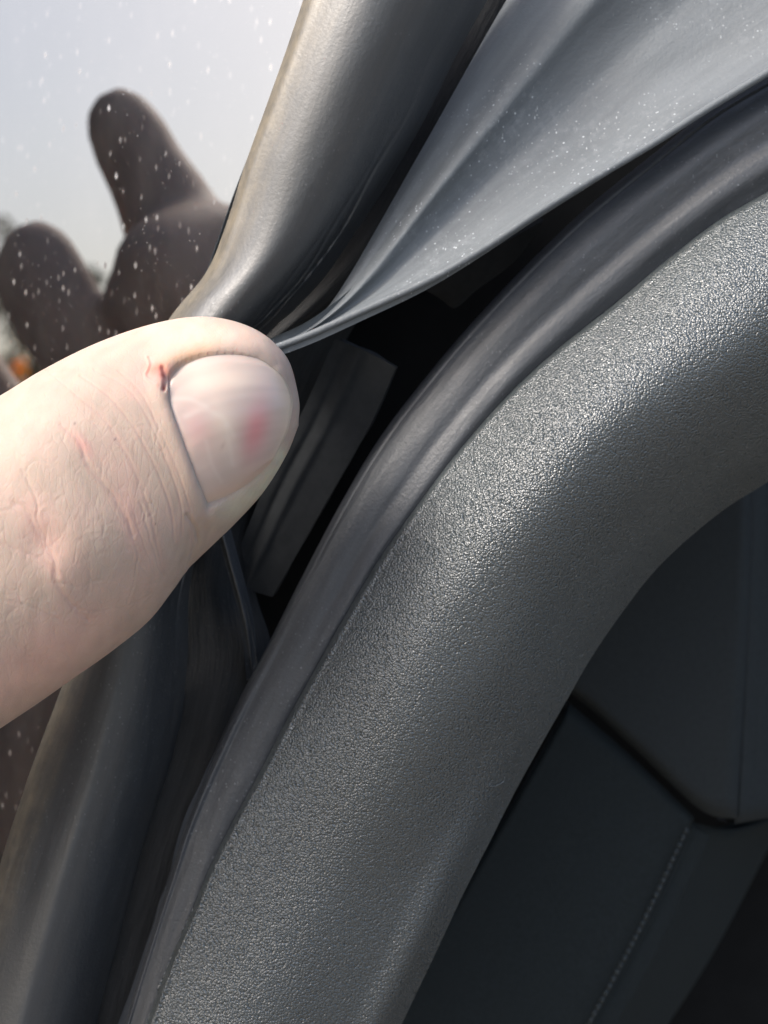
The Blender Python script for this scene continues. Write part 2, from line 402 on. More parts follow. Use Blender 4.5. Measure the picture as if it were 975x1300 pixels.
# rounded bead along the free edge
def tube(name, pts, rad, mat, parent=None, seg=12, flat=1.0):
    pts = np.asarray(pts); n = len(pts); T = np.gradient(pts, axis=0); T /= np.linalg.norm(T, axis=1, keepdims=True)
    up = np.array([0, -1.0, 0]); A = np.cross(T, up); A /= np.linalg.norm(A, axis=1, keepdims=True); B = np.cross(A, T)
    rad = np.broadcast_to(np.asarray(rad, float), (n,))
    a = np.linspace(0, 2*np.pi, seg+1)[:-1]
    V = (pts[:, None]+rad[:, None, None]*(np.cos(a)[None, :, None]*A[:, None]+flat*np.sin(a)[None, :, None]*B[:, None]))
    V = V.reshape(-1, 3); F = []
    for i in range(n-1):
        for j in range(seg): F.append((i*seg+j, i*seg+(j+1) % seg, (i+1)*seg+(j+1) % seg, (i+1)*seg+j))
    F.append(tuple(range(seg))[::-1]); F.append(tuple((n-1)*seg+j for j in range(seg)))
    me = bpy.data.meshes.new(name); me.from_pydata(V.tolist(), [], F); me.polygons.foreach_set('use_smooth', np.ones(len(F), bool))
    me.uv_layers.new(name='UVMap')
    o = bpy.data.objects.new(name, me); me.materials.append(mat); C.objects.link(o)
    if parent: adopt(o, parent)
    return o
tube('edge_bead', G[::3, -1]+np.array([.0000, -.00005, -.0000]), np.linspace(.00042, .00035, 100), M_flap, flap)

# ------------------------------------------------------------------ dark rubber gutter between the seal and the flap
GL = [(600, -110), (560, 20), (520, 110), (470, 220), (425, 300), (385, 360), (340, 415), (318, 440)]
GR = [(760, -110), (700, 20), (640, 110), (590, 200), (545, 280), (480, 345), (425, 392), (375, 425)]
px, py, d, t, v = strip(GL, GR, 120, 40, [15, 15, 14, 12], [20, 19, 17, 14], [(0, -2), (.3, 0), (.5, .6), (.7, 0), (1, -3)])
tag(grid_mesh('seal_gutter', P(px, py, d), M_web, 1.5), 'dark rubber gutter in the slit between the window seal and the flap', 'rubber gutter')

# ------------------------------------------------------------------ channel web and its fin below the thumb
WL = [(300, 400), (270, 480), (235, 600), (215, 700), (200, 830), (180, 960), (140, 1100), (90, 1280), (60, 1420)]
WR = [(455, 405), (405, 495), (345, 630), (324, 740), (345, 830), (320, 930), (270, 1060), (215, 1240), (180, 1420)]
wp = [(0, -2), (.2, -.5), (.4, .2), (.55, .5), (.75, .2), (.9, -.6), (1, -1.2)]
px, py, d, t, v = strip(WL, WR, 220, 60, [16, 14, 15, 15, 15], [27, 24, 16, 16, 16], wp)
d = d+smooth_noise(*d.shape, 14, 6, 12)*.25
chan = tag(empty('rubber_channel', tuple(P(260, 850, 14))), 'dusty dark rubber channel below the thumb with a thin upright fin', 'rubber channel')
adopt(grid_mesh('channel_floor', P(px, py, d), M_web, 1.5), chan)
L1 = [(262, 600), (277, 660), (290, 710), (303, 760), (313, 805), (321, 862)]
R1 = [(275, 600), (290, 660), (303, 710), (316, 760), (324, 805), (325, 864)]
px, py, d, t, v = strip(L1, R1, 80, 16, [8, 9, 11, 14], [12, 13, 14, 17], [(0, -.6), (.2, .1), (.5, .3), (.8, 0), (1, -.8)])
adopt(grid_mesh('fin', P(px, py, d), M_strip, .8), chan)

# ------------------------------------------------------------------ black cavity and foam pad
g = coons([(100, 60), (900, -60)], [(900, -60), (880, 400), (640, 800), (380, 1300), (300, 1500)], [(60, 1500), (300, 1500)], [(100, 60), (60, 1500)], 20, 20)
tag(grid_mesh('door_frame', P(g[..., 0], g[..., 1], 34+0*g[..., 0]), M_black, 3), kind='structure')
g = coons([(425, 430), (465, 446), (503, 467)], [(503, 467), (470, 540), (420, 628), (346, 758)], [(285, 742), (318, 750), (346, 758)], [(425, 430), (385, 520), (335, 620), (285, 742)], 90, 50)
uu = np.linspace(0, 1, 50)[None]
d = 19+np.linspace(-1.5, 2.5, 90)[:, None]+0*uu-.25*np.exp(-((uu-.42)/.08)**2)+.2*np.exp(-((uu-.24)/.06)**2)+smooth_noise(90, 50, 12, 5, 3)*.03
tag(grid_mesh('foam_pad', P(g[..., 0], g[..., 1], d), M_foam, 3.0), 'dark grey foam strip set in the gap right of the thumb', 'foam pad')
g = coons([(535, 365), (600, 330), (690, 280)], [(690, 280), (655, 330), (600, 372)], [(560, 380), (578, 391), (600, 372)], [(535, 365), (560, 380)], 30, 40)
tag(grid_mesh('clip_tab', P(g[..., 0], g[..., 1], 16+np.linspace(0, 3, 30)[:, None]+0*g[..., 0]), M_foam, 2.0), 'small dark triangular tab showing under the edge of the flap', 'tab')

# ------------------------------------------------------------------ weatherstrip (smooth band with ridges)
CL = [(1200, -20), (1080, 38), (975, 95), (900, 140), (830, 195), (740, 268), (660, 345), (590, 420), (538, 482), (482, 556), (432, 640), (382, 735), (334, 830), (305, 885), (267, 966), (234, 1047), (214, 1112), (191, 1185), (157, 1300), (125, 1420)]
CR_ = [(1230, 130), (1090, 185), (990, 245), (930, 285), (860, 338), (800, 390), (725, 452), (665, 508), (598, 584), (548, 650), (497, 720), (447, 806), (417, 858), (378, 922), (345, 990), (312, 1047), (284, 1105), (258, 1165), (205, 1300), (170, 1400)]
c1 = [(0, -7), (.035, -2.2), (.10, -.7), (.20, .25), (.32, .6), (.42, .25), (.54, -.15), (.66, .2), (.74, .1), (.87, -.9), (1, -1.9)]
c2 = [(0, -6), (.035, -2.0), (.10, -.6), (.20, .1), (.32, .4), (.45, .35), (.55, .1), (.66, .25), (.76, .15), (.87, -.7), (1, -1.8)]
c3 = [(0, -5), (.03, -1.2), (.07, -.1), (.20, .1), (.32, .25), (.45, .3), (.55, .25), (.66, .1), (.76, -.2), (.87, -.8), (1, -2.0)]
px, py, d, t, v = strip(CL, CR_, 420, 110, [6, 6, 6, 8, 9, 9, 9], [4, 4, 4.5, 5, 6.5, 7, 7], [c1, c1, c1, c2, c2, c3, c3, c3])
sn = smooth_noise(*d.shape, 60, 14, 21)
d = d+smooth_noise(*d.shape, 14, 6, 22)*.07+sn*.012
edge = np.exp(-((v[None]-.03)/.03)**2)*np.interp(t, [.55, .68, .85, 1], [0, 1, 1, .3])[:, None]
d = d+edge*smooth_noise(*d.shape, 110, 2, 5)*.10
tag(grid_mesh('weatherstrip', P(px, py, d), M_strip, 2.0), 'smooth dark rubber weatherstrip curving along the grained trim', 'weatherstrip')

# ------------------------------------------------------------------ grained pillar trim
DL = [(1230, 100), (1080, 180), (962, 250), (911, 280), (845, 331), (785, 382), (708, 443), (647, 499), (581, 573), (531, 639), (480, 712), (430, 796), (400, 850), (362, 918), (329, 982), (296, 1042), (267, 1100), (243, 1157), (215, 1221), (186, 1300), (150, 1400)]
DR = [(1230, 480), (1090, 540), (975, 612), (925, 643), (878, 680), (832, 724), (788, 780), (750, 836), (720, 888), (690, 940), (655, 1003), (620, 1072), (588, 1135), (560, 1195), (530, 1258), (510, 1300), (460, 1400)]
d1 = [(0, -2.6), (.012, -.9), (.04, .3), (.12, 2.6), (.25, 5.2), (.36, 6.2), (.48, 5.8), (.62, 3.6), (.78, -1.0), (.92, -6.6), (1, -11)]
d2 = [(0, -2.4), (.012, -.7), (.04, .2), (.12, 2.0), (.25, 3.9), (.36, 4.6), (.48, 4.3), (.62, 2.6), (.78, -1.0), (.92, -5.4), (1, -9)]
d3 = [(0, -2.2), (.012, -.4), (.04, .2), (.12, .9), (.25, 1.6), (.38, 1.9), (.52, 1.5), (.68, .1), (.80, -1.4), (.92, -2.8), (1, -6)]
px, py, d, t, v = strip(DL, DR, 460, 160, [3, 3, 3, 4, 5, 5.5], [4, 4, 4, 5, 6, 7], [d1, d1, d1, d2, d3, d3])
d = d+smooth_noise(*d.shape, 9, 6, 31)*.16
edge = np.exp(-(v[None]/.02)**2)
d = d+edge*smooth_noise(*d.shape, 120, 2, 6)*.06
trim = grid_mesh('pillar_trim', P(px, py, d), M_trim, 2.2)
tag(trim, 'broad curved dark grey trim with fine leather grain across the picture', 'pillar trim')

# ------------------------------------------------------------------ interior panels, bottom right
def panel(name, top, right, bottom, left, depth, mat, thick=3, pillow=1.6, n=60, m=60, parent=None, slope=(0, 0)):
    g = coons(top, right, bottom, left, n, m)
    U = np.linspace(0, 1, n)[:, None]; V_ = np.linspace(0, 1, m)[None]
    w_ = .03; e = lambda x: 1-np.clip(1-x/w_, 0, 1)**2
    roll = e(U)*e(1-U)*e(V_)*e(1-V_)
    d = depth+slope[0]*U+slope[1]*V_+pillow*(1-roll)
    o = grid_mesh(name, P(g[..., 0], g[..., 1], d), mat, thick)
    if parent: adopt(o, parent)
    return o
door = tag(empty('dashboard', tuple(P(850, 1050, 60))), 'black dashboard end in deep shade beyond the trim, split by seams', 'dashboard')
panel('upper_panel', [(640, 560), (955, 520)], [(955, 520), (950, 780), (936, 1040)], [(560, 780), (716, 874), (800, 945), (888, 1027), (936, 1040)], [(640, 560), (560, 780)], 50, M_panel, parent=door)
panel('lower_panel', [(722, 888), (800, 955), (882, 1035)], [(882, 1038), (818, 1180), (730, 1340)], [(440, 1380), (730, 1340)], [(722, 892), (600, 1105), (440, 1380)], 51, M_panel2, parent=door, slope=(0, 1))
panel('side_trim', [(690, 872), (716, 892)], [(716, 892), (594, 1105), (430, 1380)], [(400, 1380), (430, 1380)], [(690, 872), (565, 1105), (400, 1380)], 49, M_panel, parent=door, m=14, pillow=1)
panel('end_cap', [(962, 520), (1200, 520)], [(1200, 520), (1200, 1000)], [(942, 1046), (1200, 940)], [(951, 520), (946, 780), (933, 1046)], 51, M_panel, parent=door, slope=(0, 25))
panel('lower_edge', [(890, 1044), (938, 1052), (1000, 1030)], [(1000, 1030), (900, 1220), (780, 1400)], [(738, 1340), (780, 1400)], [(878, 1044), (814, 1182), (726, 1340)], 52.5, M_panel2, parent=door, slope=(0, 22))
a = P(880, 1056, 50.2); b = P(740, 1330, 50.2)
q = poly([(878, 1052), (815, 1184), (728, 1345)], 34)
me0 = None
for k in range(33):
    p0 = P(q[k, 0]-6, q[k, 1], 51.2); p1 = P(q[k, 0]*.42+q[k+1, 0]*.58-6, q[k]
[1]*.42+q[k+1, 1]*.58, 51.2)
    if me0 is None:
        s = tube('stitch', np.array([p0+(p1-p0)*f-np.array([0, .0002*math.sin(math.pi*f), 0]) for f in np.linspace(0, 1, 5)]), .0003, M_thread, None, seg=6); me0 = (s, p0); s.parent = door; s.matrix_parent_inverse = Matrix.Translation(-door.location)
    else:
        c = me0[0].copy(); C.objects.link(c); c.parent = door; c.matrix_parent_inverse = Matrix.Translation(-door.location); c.location = Vector(p0-me0[1])
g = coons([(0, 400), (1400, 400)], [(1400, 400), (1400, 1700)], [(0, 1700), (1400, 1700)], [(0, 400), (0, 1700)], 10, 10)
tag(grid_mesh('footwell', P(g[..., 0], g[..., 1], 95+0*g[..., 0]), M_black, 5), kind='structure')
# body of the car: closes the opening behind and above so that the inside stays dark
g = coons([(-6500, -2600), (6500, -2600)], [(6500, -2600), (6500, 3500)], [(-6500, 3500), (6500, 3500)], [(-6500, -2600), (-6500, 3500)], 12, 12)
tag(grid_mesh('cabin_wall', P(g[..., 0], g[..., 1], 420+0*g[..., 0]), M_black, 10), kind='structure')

# ------------------------------------------------------------------ the hand
TT = [(-640, 800), (-480, 735), (-320, 668), (-180, 600), (-60, 534), (0, 503), (50, 472), (110, 441), (170, 418), (222, 405), (262, 402), (298, 408), (330, 422), (356, 446), (372, 476), (380, 510), (379, 536)]
TB = [(-700, 1400), (-520, 1260), (-360, 1150), (-200, 1055), (-60, 965), (0, 925), (48, 893), (95, 860), (143, 826), (188, 789), (219, 750), (240, 721), (268, 694), (300, 663), (335, 624), (364, 577), (379, 540)]
Nn, Mm = 760, 520
# denser where it is seen
s = np.linspace(0, 1, Nn); tt = np.where(s < .08, s/.08*.24, .24+(s-.08)/.92*.76); 
T_ = cr(TT, tt); B_ = cr(TB, tt)
ctr = (T_+B_)/2
ax = np.r_[0, np.cumsum(np.linalg.norm(np.diff(ctr, axis=0), axis=1))]; tip = (ax[-1]-ax)*PX
Hd = np.interp(tip, [0, 12, 22, 34, 60, 90], [8.6, 9.0, 9.6, 10.6, 13, 16])
Hd = np.convolve(np.pad(Hd, 40, mode='edge'), np.hanning(83)[1:-1]/np.hanning(83).sum(), 'valid')
Hd = Hd*np.sqrt(np.clip(1-(1-np.clip(tip/11.5, 0, 1))**2, 0, 1))
dc = np.interp(tip, [0, 10, 25, 60, 90], [-5.5, -6.5, -8.5, -8, -4])
smk = lambda a, k=81: np.convolve(np.pad(a, k//2, mode='edge'), np.hanning(k+2)[1:-1]/np.hanning(k+2).sum(), 'valid')
dc = smk(dc)
ph = np.linspace(0, 2*np.pi, Mm+1)[:-1]
# half the ring (front) gets more samples
ph = ph-.35*np.sin(2*ph)*.0
cpx = ctr[:, None, 0]; cpy = ctr[:, None, 1]; hx = (T_-B_)/2
cs, sn_ = np.cos(ph), np.sin(ph)
pw = .90
cs2 = np.sign(cs)*np.abs(cs)**pw; sn2 = np.sign(sn_)*np.abs(sn_)**pw
TX = cpx+hx[:, None, 0]*cs2; TY = cpy+hx[:, None, 1]*cs2
TD = dc[:, None]-Hd[:, None]*sn2              # front = sin>0
base = P(TX, TY, TD)

def seg_dist(X, Y, pts):
    """distance in px from every (X,Y) to a polyline"""
    best = np.full(X.shape, 1e9)
    for (x0, y0), (x1, y1) in zip(pts[:-1], pts[1:]):
        dx, dy = x1-x0, y1-y0; L = dx*dx+dy*dy+1e-9
        f = np.clip(((X-x0)*dx+(Y-y0)*dy)/L, 0, 1)
        best = np.minimum(best, np.hypot(X-x0-f*dx, Y-y0-f*dy))
    return best
def inside(X, Y, pg):
    r = np.zeros(X.shape, bool); n = len(pg)
    for i in range(n):
        x0, y0 = pg[i]; x1, y1 = pg[(i+1) % n]
        c = ((y0 > Y) != (y1 > Y)) & (X < (x1-x0)*(Y-y0)/(y1-y0+1e-12)+x0); r ^= c
    return r
N_top = [(213, 476), (228, 460), (258, 449), (296, 447), (328, 454), (346, 466)]
N_dist = [(346, 466), (362, 484), (369, 507), (366, 538), (356, 566), (344, 587)]
N_bot = [(264, 646), (290, 634), (320, 612), (344, 587)]
N_prox = [(213, 476), (214, 507), (228, 548), (244, 592), (256, 624), (264, 646)]
pg = [tuple(p) for p in np.vstack([poly(N_top, 16), poly(N_dist, 16)[1:], poly(N_bot, 16)[::-1][1:], poly(N_prox, 16)[::-1][1:-1]])]
# work on front half only
du_ = np.gradient(base, axis=0); dv_ = (np.roll(base, -1, 1)-np.roll(base, 1, 1))/2
NRM = np.cross(du_, dv_); NRM /= np.linalg.norm(NRM, axis=2, keepdims=True)+1e-15
mid = base.mean(1, keepdims=True); sg = np.sign((NRM*(base-mid)).sum(2).mean()); NRM *= sg
front = np.clip(sn_, 0, 1)[None]+0*TX
fm = (front > .02)
k_ = (CAM_D+TD)/CAM_D
VX, VY = TX, TY      # already photo pixels
disp = np.zeros(TX.shape)
dN = seg_dist(VX, VY, pg+[pg[0]]); ins = inside(VX, VY, pg)
dp = seg_dist(VX, VY, N_prox); dtp = seg_dist(VX, VY, N_top); dds = seg_dist(VX, VY, N_dist); dbt = seg_dist(VX, VY, N_bot)
sd = np.where(ins, -dN, dN)
disp += np.where(fm, -.55/(1+np.exp(np.clip((sd+1.0)/3.0, -50, 50))), 0)
disp += np.where(fm & ~ins, .26*np.exp(-((dp-8)/14)**2)+.24*np.exp(-((dtp-11)/16)**2)+.0*np.exp(-((dbt-9)/8)**2), 0)
# knuckle folds and creases: (polyline, depth mm, width px)
CREASES = [
 ([(78, 540), (100, 560), (112, 590), (130, 612), (150, 640), (168, 680)], .16, 5),
 ([(60, 470), (95, 500), (130, 530), (160, 575), (180, 620), (196, 672), (206, 720)], .10, 3),
 ([(105, 480), (140, 505), (172, 545), (196, 590), (215, 640), (225, 690)], .14, 2.6),
 ([(120, 470), (160, 492), (188, 530), (208, 575), (226, 625), (232, 680)], .12, 2.4),
 ([(150, 470), (180, 500), (204, 548), (222, 590), (240, 640), (243, 690)], .10, 2.2),
 ([(20, 640), (34, 650), (50, 680), (66, 705), (70, 735), (90, 765), (110, 785)], .16, 6),
 ([(2, 690), (30, 700), (55, 712), (75, 730)], .12, 3),
 ([(30, 600), (44, 630), (50, 665), (62, 690)], .12, 3.5),
 ([(70, 740), (100, 742), (135, 735), (170, 745)], .09, 2.4),
 ([(90, 770), (120, 776), (160, 770), (190, 752)], .09, 2.4),
 ([(0, 760), (35, 768), (60, 780), (95, 800)], .09, 2.6),
 ([(158, 640), (170, 690), (172, 730), (160, 765)], .08, 2.4),
 ([(60, 640), (95, 648), (130, 640)], .08, 2.2),
 ([(0, 650), (25, 640), (50, 644), (80, 632)], .08, 2.4),
 ([(180, 640), (192, 690), (206, 730)], .12, 2.4),
 ([(168, 650), (186, 700), (200, 742)], .08, 2.0),
 ([(238, 655), (246, 668), (250, 690), (240, 720)], .35, 5),
 ([(120, 660), (150, 665), (172, 660)], .06, 2), ([(30, 820), (80, 812), (120, 800)], .05, 2), ([(10, 560), (40, 575), (66, 590), (90, 596)], .07, 2.2),
]
for pts, dep, wd in CREASES:
    q = poly(pts, 30)
    q = q+np.stack([np.interp(np.linspace(0, 1, 30), np.linspace(0, 1, 9), rng.normal(size=9))*1.6]*2, 1)
    dd = seg_dist(VX, VY, [tuple(a) for a in q])
    dep *= .36; wd *= .56
    disp -= np.where(fm, dep*np.exp(-(dd/wd)**2)-dep*.22*np.exp(-((dd-wd*2.1)/(wd*1.3))**2), 0)
# many short fine lines over the knuckle
for k in range(520):
    cx, cy = rng.uniform(-10, 215), rng.uniform(520, 880); 
    ang = (math.radians(rng.normal(62, 22)) if rng.random() < .5 else math.radians(rng.normal(-12, 25))); Lr = rng.uniform(10, 40)
    bend = rng.normal(0, 5)
    q = [(cx+math.cos(ang)*f*Lr-math.sin(ang)*bend*(1-4*f*f), cy+math.sin(ang)*f*Lr+math.cos(ang)*bend*(1-4*f*f)) for f in (-.5, -.25, 0, .25, .5)]
    x0, x1 = min(a[0] for a in q)-6, max(a[0] for a in q)+6; y0, y1 = min(a[1] for a in q)-6, max(a[1] for a in q)+6
    mk = fm & (VX > x0) & (VX < x1) & (VY > y0) & (VY < y1)
    if mk.any():
        dd = seg_dist(VX[mk], VY[mk], q); disp[mk] -= rng.uniform(.008, .022)*np.exp(-(dd/1.2)**2)
# soft swellings
disp += np.where(fm, .5*np.exp(-((VX-120)**2+(VY-690)**2)/(60**2))+.35*np.exp(-((VX-40)**2+(VY-560)**2)/(50**2))-.35*np.exp(-((VX-58)**2+(VY-690)**2)/(26**2)), 0)
# torn skin beside the nail corner
disp -= np.where(fm, .35*np.exp(-(seg_dist(VX, VY, [(207, 470), (212, 480), (208, 495)])/3.0)**2), 0)
flake = [tuple(a) for a in poly([(186, 454), (189, 462), (187, 470), (184, 477), (190, 484), (199, 490)], 24)]
disp += np.where(fm, .06*np.exp(-(seg_dist(VX, VY, flake)/1.8)**2)-.05*np.exp(-(seg_dist(VX, VY, [(x+4, y+1) for x, y in flake])/2.0)**2), 0)
skinV = base+NRM*disp[..., None]*MM

# --- skin colour that belongs to the skin (pink knuckle, nail-fold redness, pale tip)
def lerp(c, k, f): return c*(1-f[..., None])+np.array(k)*f[..., None]
col = np.zeros(TX.shape+(3,))+np.array([.43, .34, .278])
G2 = lambda x, y, r1, r2, an=0: np.exp(-((((VX-x)*math.cos(an)+(VY-y)*math.sin(an))/r1)**2+((-(VX-x)*math.sin(an)+(VY-y)*math.cos(an))/r2)**2))
col = lerp(col, (.66, .49, .39), G2(290, 425, 120, 26)*.9)
col = lerp(col, (.63, .40, .32), G2(55, 840, 130, 45, -.6)*.9)
col = lerp(col, (.60, .36, .31), G2(60, 680, 30, 60, -.4)*.4)
col = lerp(col, (.62, .33, .28), G2(165, 650, 18, 70, -.3)*.30)
col = lerp(col, (.64, .28, .25), G2(195, 478, 26, 16)*.55)
col = lerp(col, (.58, .14, .10), G2(200, 471, 13, 8)*.8)
col = lerp(col, (.70, .42, .22), G2(240, 452, 34, 8, -.35)*.55)
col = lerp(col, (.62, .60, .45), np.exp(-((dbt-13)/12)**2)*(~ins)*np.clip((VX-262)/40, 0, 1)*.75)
col = lerp(col, (.64, .30, .27), G2(105, 565, 8, 18, -.7)*.5)
col = lerp(col, (.25, .03, .02), (G2(207, 479, 3, 3.4)+G2(208, 493, 2.2, 5)).clip(0, 1)*.95)
for pts, dep, wd in CREASES[:7]:
    dd = seg_dist(VX, VY, [tuple(a) for a in poly(pts, 20)]); col = lerp(col, (.58, .30, .25), np.exp(-(dd/(wd*1.4))**2)*.13)
for (x, y, r) in ((95, 538, 1.3), (146, 558, 1.5), (183, 622, 1.2), (197, 665, 1.2), (27, 766, 1.3), (14, 470, 1.0)):
    col = lerp(col, (.05, .03, .03), np.exp(-(((VX-x)**2+(VY-y)**2)/(r*r)))*.9)
col = col*.92
col *= (1+.035*smooth_noise(TX.shape[0], TX.shape[1], 60, 50, 77))[..., None]
col = np.where(fm[..., None], col, np.array([.43, .34, .278]))

def skin_mat():
    M = NT('skin'); at = M.n('ShaderNodeVertexColor'); at.layer_name = 'skin_tone'; ob = M.coord('Object')
    mot = M.ramp(M.noise(ob, 420, 4, .6), (.35, .7, 0, .22))
    M.l(M.mix(mot, at.outputs[0], (.62, .40, .35, 1)), M.p.inputs['Base Color'])
    M.set(Subsurface_Weight=.45, Subsurface_Scale=.0014, Subsurface_Radius=(1.0, .38, .2), Roughness=.6, Specular_IOR_Level=.3)
    v = M.voro(ob, 2200, 'DISTANCE_TO_EDGE'); k = M.ramp(v, (0, .12, 0, 1))
    v2 = M.voro(M.coord('Object', (1, 1, .35), (0, -.5, 0)), 1500, 'DISTANCE_TO_EDGE'); k2 = M.ramp(v2, (0, .1, 0, 1))
    h = M.math('ADD', M.math('MULTIPLY', k, .5), M.math('ADD', k2, M.noise(ob, 1800, 4, .65)))
    M.l(M.bump(h, .23, .00005), M.p.inputs['Normal'])
    return M.m
M_skin = skin_mat()

# --- rest of the hand (left of the frame; the pane mirrors it)
def skin_chain(nodes, edges, sub=2):
    me = bpy.data.meshes.new('tmp'); me.from_pydata([tuple(np.array(n[:3])*MM) for n in nodes], edges, []); 
    ob = bpy.data.objects.new('tmp', me); C.objects.link(ob)
    sm = ob.modifiers.new('s', 'SKIN'); sm.use_smooth_shade = True; sm.branch_smoothing = .6
    for i, n in enumerate(nodes):
        r = n[3]*MM; me.skin_vertices[0].data[i].radius = (r, r*(n[4] if len(n) > 4 else 1)); me.skin_vertices[0].data[i].use_root = (i == 0)
    ob.modifiers.new('d', 'SUBSURF').levels = sub
    return ob
def J(px, py, dist, r): return (*mirrored(px, py, dist), r)
DI = 318
chains = []
idx_f = [J(158, 164, DI, 8.0), J(172, 192, DI, 8.7), J(180, 208, DI, 8.3), J(198, 238, DI, 9.3), J(208, 258, DI, 9.9), J(222, 290, DI, 10.6), J(250, 350, DI, 13), J(310, 450, DI, 15)]
mid_f = [J(50, 340, DI-6, 8.9), J(56, 366, DI-6, 10.0), J(94, 428, DI-6, 9.6), J(150, 500, DI, 9.8), J(215, 540, DI, 10.5), J(280, 520, DI, 12)]
rin_f = [J(188, 372, DI-14, 8.5), J(212, 355, DI-14, 10.4), J(248, 372, DI-10, 10.8), J(310, 450, DI-6, 12)]
kn_f = [J(212, 336, DI-14, 10.2), J(245, 325, DI-8, 11.2), J(290, 325, DI, 13), J(340, 420, DI, 15)]
pky_f = [J(-40, 470, DI, 7.6), J(-10, 530, DI, 8.2), J(60, 600, DI, 8.6), J(150, 640, DI, 9.5), J(250, 620, DI, 11)]
palm = [J(300, 450, DI, 13), J(290, 530, DI, 16), J(250, 640, DI, 20), J(190, 780, DI, 22), J(120, 930, DI, 21), J(20, 1150, DI+10, 24), J(-160, 1500, DI+20, 30), J(-420, 1950, DI+40, 36)]
pal2 = [J(240, 560, DI, 15), J(170, 640, DI, 16), J(130, 760, DI, 18), J(120, 900, DI, 19)]
thb_c = []
for k in (0, 25, 48):
    i = int(k); thb_c.append((*(P(ctr[i, 0], ctr[i, 1], dc[i])/MM-np.array([0, 0, CAM_Z/MM])), Hd[i]*1.02, 1.15))
pc = mirrored(230, 720, DI)
thb_chain = [thb_c[0]] + [tuple(np.array(thb_c[0][:3])*(1-f)+pc*f)+(16+4*f,) for f in (.33, .66, 1)]
parts_ = []
def tipped(ch):
    a, b = np.array(ch[0]), np.array(ch[1]); dr = (a[:3]-b[:3])/np.linalg.norm(a[:3]-b[:3]); r = a[3]
    return [(*(a[:3]+dr*r*k), r*f) for k, f in ((1.0, .30), (.80, .62), (.45, .88))]+list(ch)
idx_f, mid_f, rin_f, kn_f, pky_f = [tipped(c) for c in (idx_f, mid_f, rin_f, kn_f, pky_f)]
for ch in (kn_f, idx_f, mid_f, rin_f, pky_f, palm, pal2, thb_chain):
    parts_.append(skin_chain(ch, [(i, i+1) for i in range(len(ch)-1)]))
dg = bpy.context.evaluated_depsgraph_get(); dg.update()
bmj = bmesh.new()
for o in parts_:
    m_ = bpy.data.meshes.new_from_object(o.evaluated_get(dg)); bmj.from_mesh(m_); bpy.data.meshes.remove(m_)
for o in parts_: bpy.data.objects.remove(o)
mj = bpy.data.meshes.new('tmpj'); bmj.to_mesh(mj); bmj.free()
oj = bpy.data.objects.new('tmpj', mj); C.objects.link(oj)
rm = oj.modifiers.new('r', 'REMESH'); rm.mode = 'VOXEL'; rm.voxel_size = .0016; rm.use_smooth_shade = True
sm = oj.modifiers.new('s', 'SMOOTH'); sm.factor = .8; sm.iterations = 8
dg = bpy.context.evaluated_depsgraph_get(); dg.update()
mr = bpy.data.meshes.new_from_object(oj.evaluated_get(dg)); bpy.data.objects.remove(oj)
rv = np.empty(len(mr.vertices)*3, np.float32); mr.vertices.foreach_get('co', rv); rv = rv.reshape(-1, 3); rv[:, 2] += CAM_Z
rf = [tuple(p.vertices) for p in mr.polygons]
# --- join with the thumb into one body
nT = Nn*Mm; idx = np.arange(nT).reshape(Nn, Mm); nx = np.roll(idx, -1, 1)
qd = np.stack([idx[:-1], idx[1:], nx[1:], nx[:-1]], -1).reshape(-1, 4)
if sg < 0: qd = qd[:, ::-1]
V = np.vstack([skinV.reshape(-1, 3), rv])
F = qd.tolist()+[tuple(i+nT for i in f) for f in rf]
me = bpy.data.meshes.new('hand'); me.from_pydata(V.tolist(), [], F); me.polygons.foreach_set('use_smooth', np.ones(len(F), bool))
ca = me.color_attributes.new('skin_tone', 'FLOAT_COLOR', 'POINT')
cc = np.ones((len(V), 4), np.float32); cc[:nT, :3] = col.reshape(-1, 3); cc[nT:, :3] = (.42, .32, .26)
ca.data.foreach_set('color', cc.ravel()); me.materials.append(M_skin); me.update()
hand = bpy.data.objects.new('hand', me); C.objects.link(hand)
tag(hand, 'bare hand with its pale thumb pressing down on the black window seal', 'hand')

# --- thumb nail, child of the hand
bt = BVHTree.FromPolygons(base.reshape(-1, 3).tolist(), qd.tolist())
n1, m1 = 110, 110
L_, R_, Tp, Bt = N_prox, N_dist, N_top, N_bot
g = coons(Tp, R_, Bt, L_, n1, m1)
org = Vector((0, -CAM_D*MM, CAM_Z)); GG = np.zeros((n1, m1, 3)); NN = np.zeros((n1, m1, 3))
for i in range(n1):
    for j in range(m1):
        tgt = P(g[i, j, 0], g[i, j, 1], 0.0); h = bt.ray_cast(org, Vector(tgt)-org)
        GG[i, j] = h[0] if h[0] else tgt; n_ = h[1] if h[0] else Vector((0, -1, 0))
        if n_.y > 0: n_ = -n_
        NN[i, j] = n_
for _ in range(60):   # smooth the normals, rims included
    Q = np.pad(NN, ((1, 1), (1, 1), (0, 0)), mode='edge'); NN = (Q[:-2, 1:-1]+Q[2:, 1:-1]+Q[1:-1, :-2]+Q[1:-1, 2:]+NN)/5
for _ in range(6):
    GG[1:-1, 1:-1] = (GG[:-2, 1:-1]+GG[2:, 1:-1]+GG[1:-1, :-2]+GG[1:-1, 2:]+GG[1:-1, 1:-1])/5
    for e_ in (GG[0], GG[-1], GG[:, 0], GG[:, -1]): e_[1:-1] = (e_[:-2]+e_[2:]+e_[1:-1]*2)/4
NN /= np.linalg.norm(NN, axis=2, keepdims=True)
ui = np.linspace(0, 1, n1)[:, None]; vi = np.linspace(0, 1, m1)[None]      # u: top->bottom (across), v: root->tip
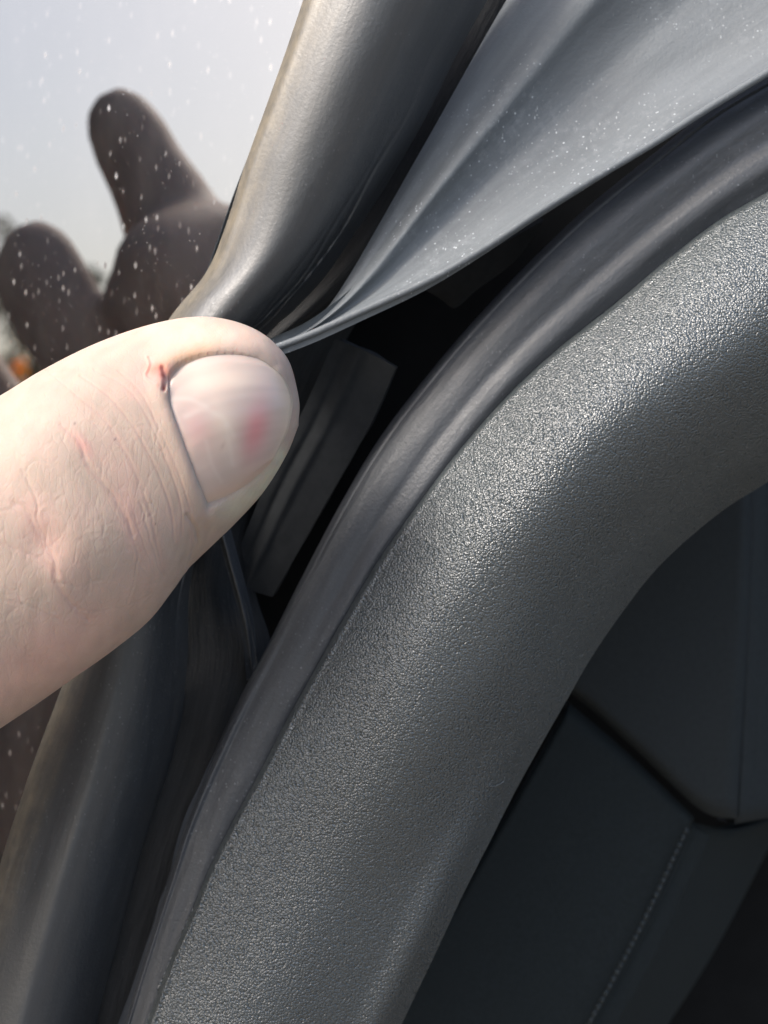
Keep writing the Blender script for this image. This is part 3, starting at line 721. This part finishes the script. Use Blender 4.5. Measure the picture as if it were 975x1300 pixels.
off = -.22+.42*vi**1.1-.10*np.cos(ui*2*np.pi)+.003*np.sin(ui*70+2*np.sin(vi*3))+.02*smooth_noise(n1, m1, 12, 3, 9)
off = off-.16*np.exp(-(ui/.05)**2)-.08*np.exp(-((1-ui)/.05)**2)-.10*np.exp(-(vi/.03)**2)-.12*np.exp(-((1-vi)/.02)**2)
nail = grid_mesh('nail', GG+NN*off[..., None]*MM, M_skin, .35)
ncol = np.zeros((n1, m1, 3))+np.array([.56, .43, .37]); X, Y = g[..., 0], g[..., 1]
def q2(x, y, a, b, an=0): return np.exp(-((((X-x)*math.cos(an)+(Y-y)*math.sin(an))/a)**2+((-(X-x)*math.sin(an)+(Y-y)*math.cos(an))/b)**2))
ncol = lerp(ncol, (.70, .56, .46), q2(285, 480, 60, 26, .1)*.9)
ncol = lerp(ncol, (.72, .58, .47), q2(286, 545, 14, 50, -.25)*.6)
ncol = lerp(ncol, (.70, .24, .25), q2(324, 546, 15, 36, .20)*.75)
ncol = lerp(ncol, (.69, .27, .27), q2(250, 545, 18, 22)*.28)
ncol = lerp(ncol, (.70, .56, .42), np.exp(-((1-vi)/.10)**2)*np.clip(1.2-ui*.6, 0, 1)*.9+0*ui)
ncol = lerp(ncol, (.63, .42, .30), np.exp(-((1-ui)/.10)**2)*.6+0*vi)
ncol = lerp(ncol, (.36, .24, .20), q2(283, 566, 2.4, 6, .4)*.35)
ncol = ncol*.88
ncol *= (1+.018*smooth_noise(n1, m1, 30, 3, 41)+.03*smooth_noise(n1, m1, 9, 7, 42))[..., None]
for (pts, wd, am) in (([(236, 528), (258, 520), (282, 530), (296, 552)], 4, .2), ([(262, 560), (270, 590), (282, 612)], 3, .14), ([(286, 540), (292, 566), (296, 590)], 3, .14), ([(218, 505), (240, 506), (262, 516)], 3.5, .2)):  # pale curved streaks: ridge highlights painted into the nail colour
    ncol = lerp(ncol, (.72, .64, .56), np.exp(-(seg_dist(X, Y, [tuple(a) for a in poly(pts, 12)])/wd)**2)*am)
cc = np.ones((2*n1*m1, 4), np.float32); cc[:n1*m1, :3] = ncol.reshape(-1, 3); cc[n1*m1:, :3] = ncol.reshape(-1, 3)
ca = nail.data.color_attributes.new('skin_tone', 'FLOAT_COLOR', 'POINT'); ca.data.foreach_set('color', cc.ravel())
def nail_mat():
    M = NT('nail'); at = M.n('ShaderNodeVertexColor'); at.layer_name = 'skin_tone'; uv = M.coord('UV', (1, 1, 1)); ob = M.coord('Object')
    M.l(at.outputs[0], M.p.inputs['Base Color'])
    M.set(Subsurface_Weight=.35, Subsurface_Scale=.001, Subsurface_Radius=(1.0, .45, .3), Roughness=.30, Specular_IOR_Level=.55, Coat_Weight=.5, Coat_Roughness=.16)
    rid = M.noise(M.coord('UV', (14, 3, 1)), 10, 3); M.l(M.bump(M.math('ADD', rid, M.math('MULTIPLY', M.noise(ob, 1600, 3), .5)), 0.10, .00006), M.p.inputs['Normal'])
    return M.m
nail.data.materials[0] = nail_mat(); nail.parent = hand

# ------------------------------------------------------------------ lint caught on the trim
bv = BVHTree.FromObject(trim, bpy.context.evaluated_depsgraph_get())
M_lint = plain('pale lint', (.12, .13, .13), .7, .3, 2500, .2)
for pts, lab in (([(640, 985), (638, 992), (630, 997), (622, 998)], 'tiny curl of pale lint low on the grained trim near its lower edge'),
                 ):
    q = poly(pts, 14); W = []
    for x, y in q:
        tgt = P(x, y, 0.0); h = bv.ray_cast(org, Vector(tgt)-org); W.append(np.array(h[0])+np.array(h[1])*.00006 if h[0] else tgt)
    tag(tube('lint', np.array(W), .00006, M_lint, None, 6), lab, 'lint')
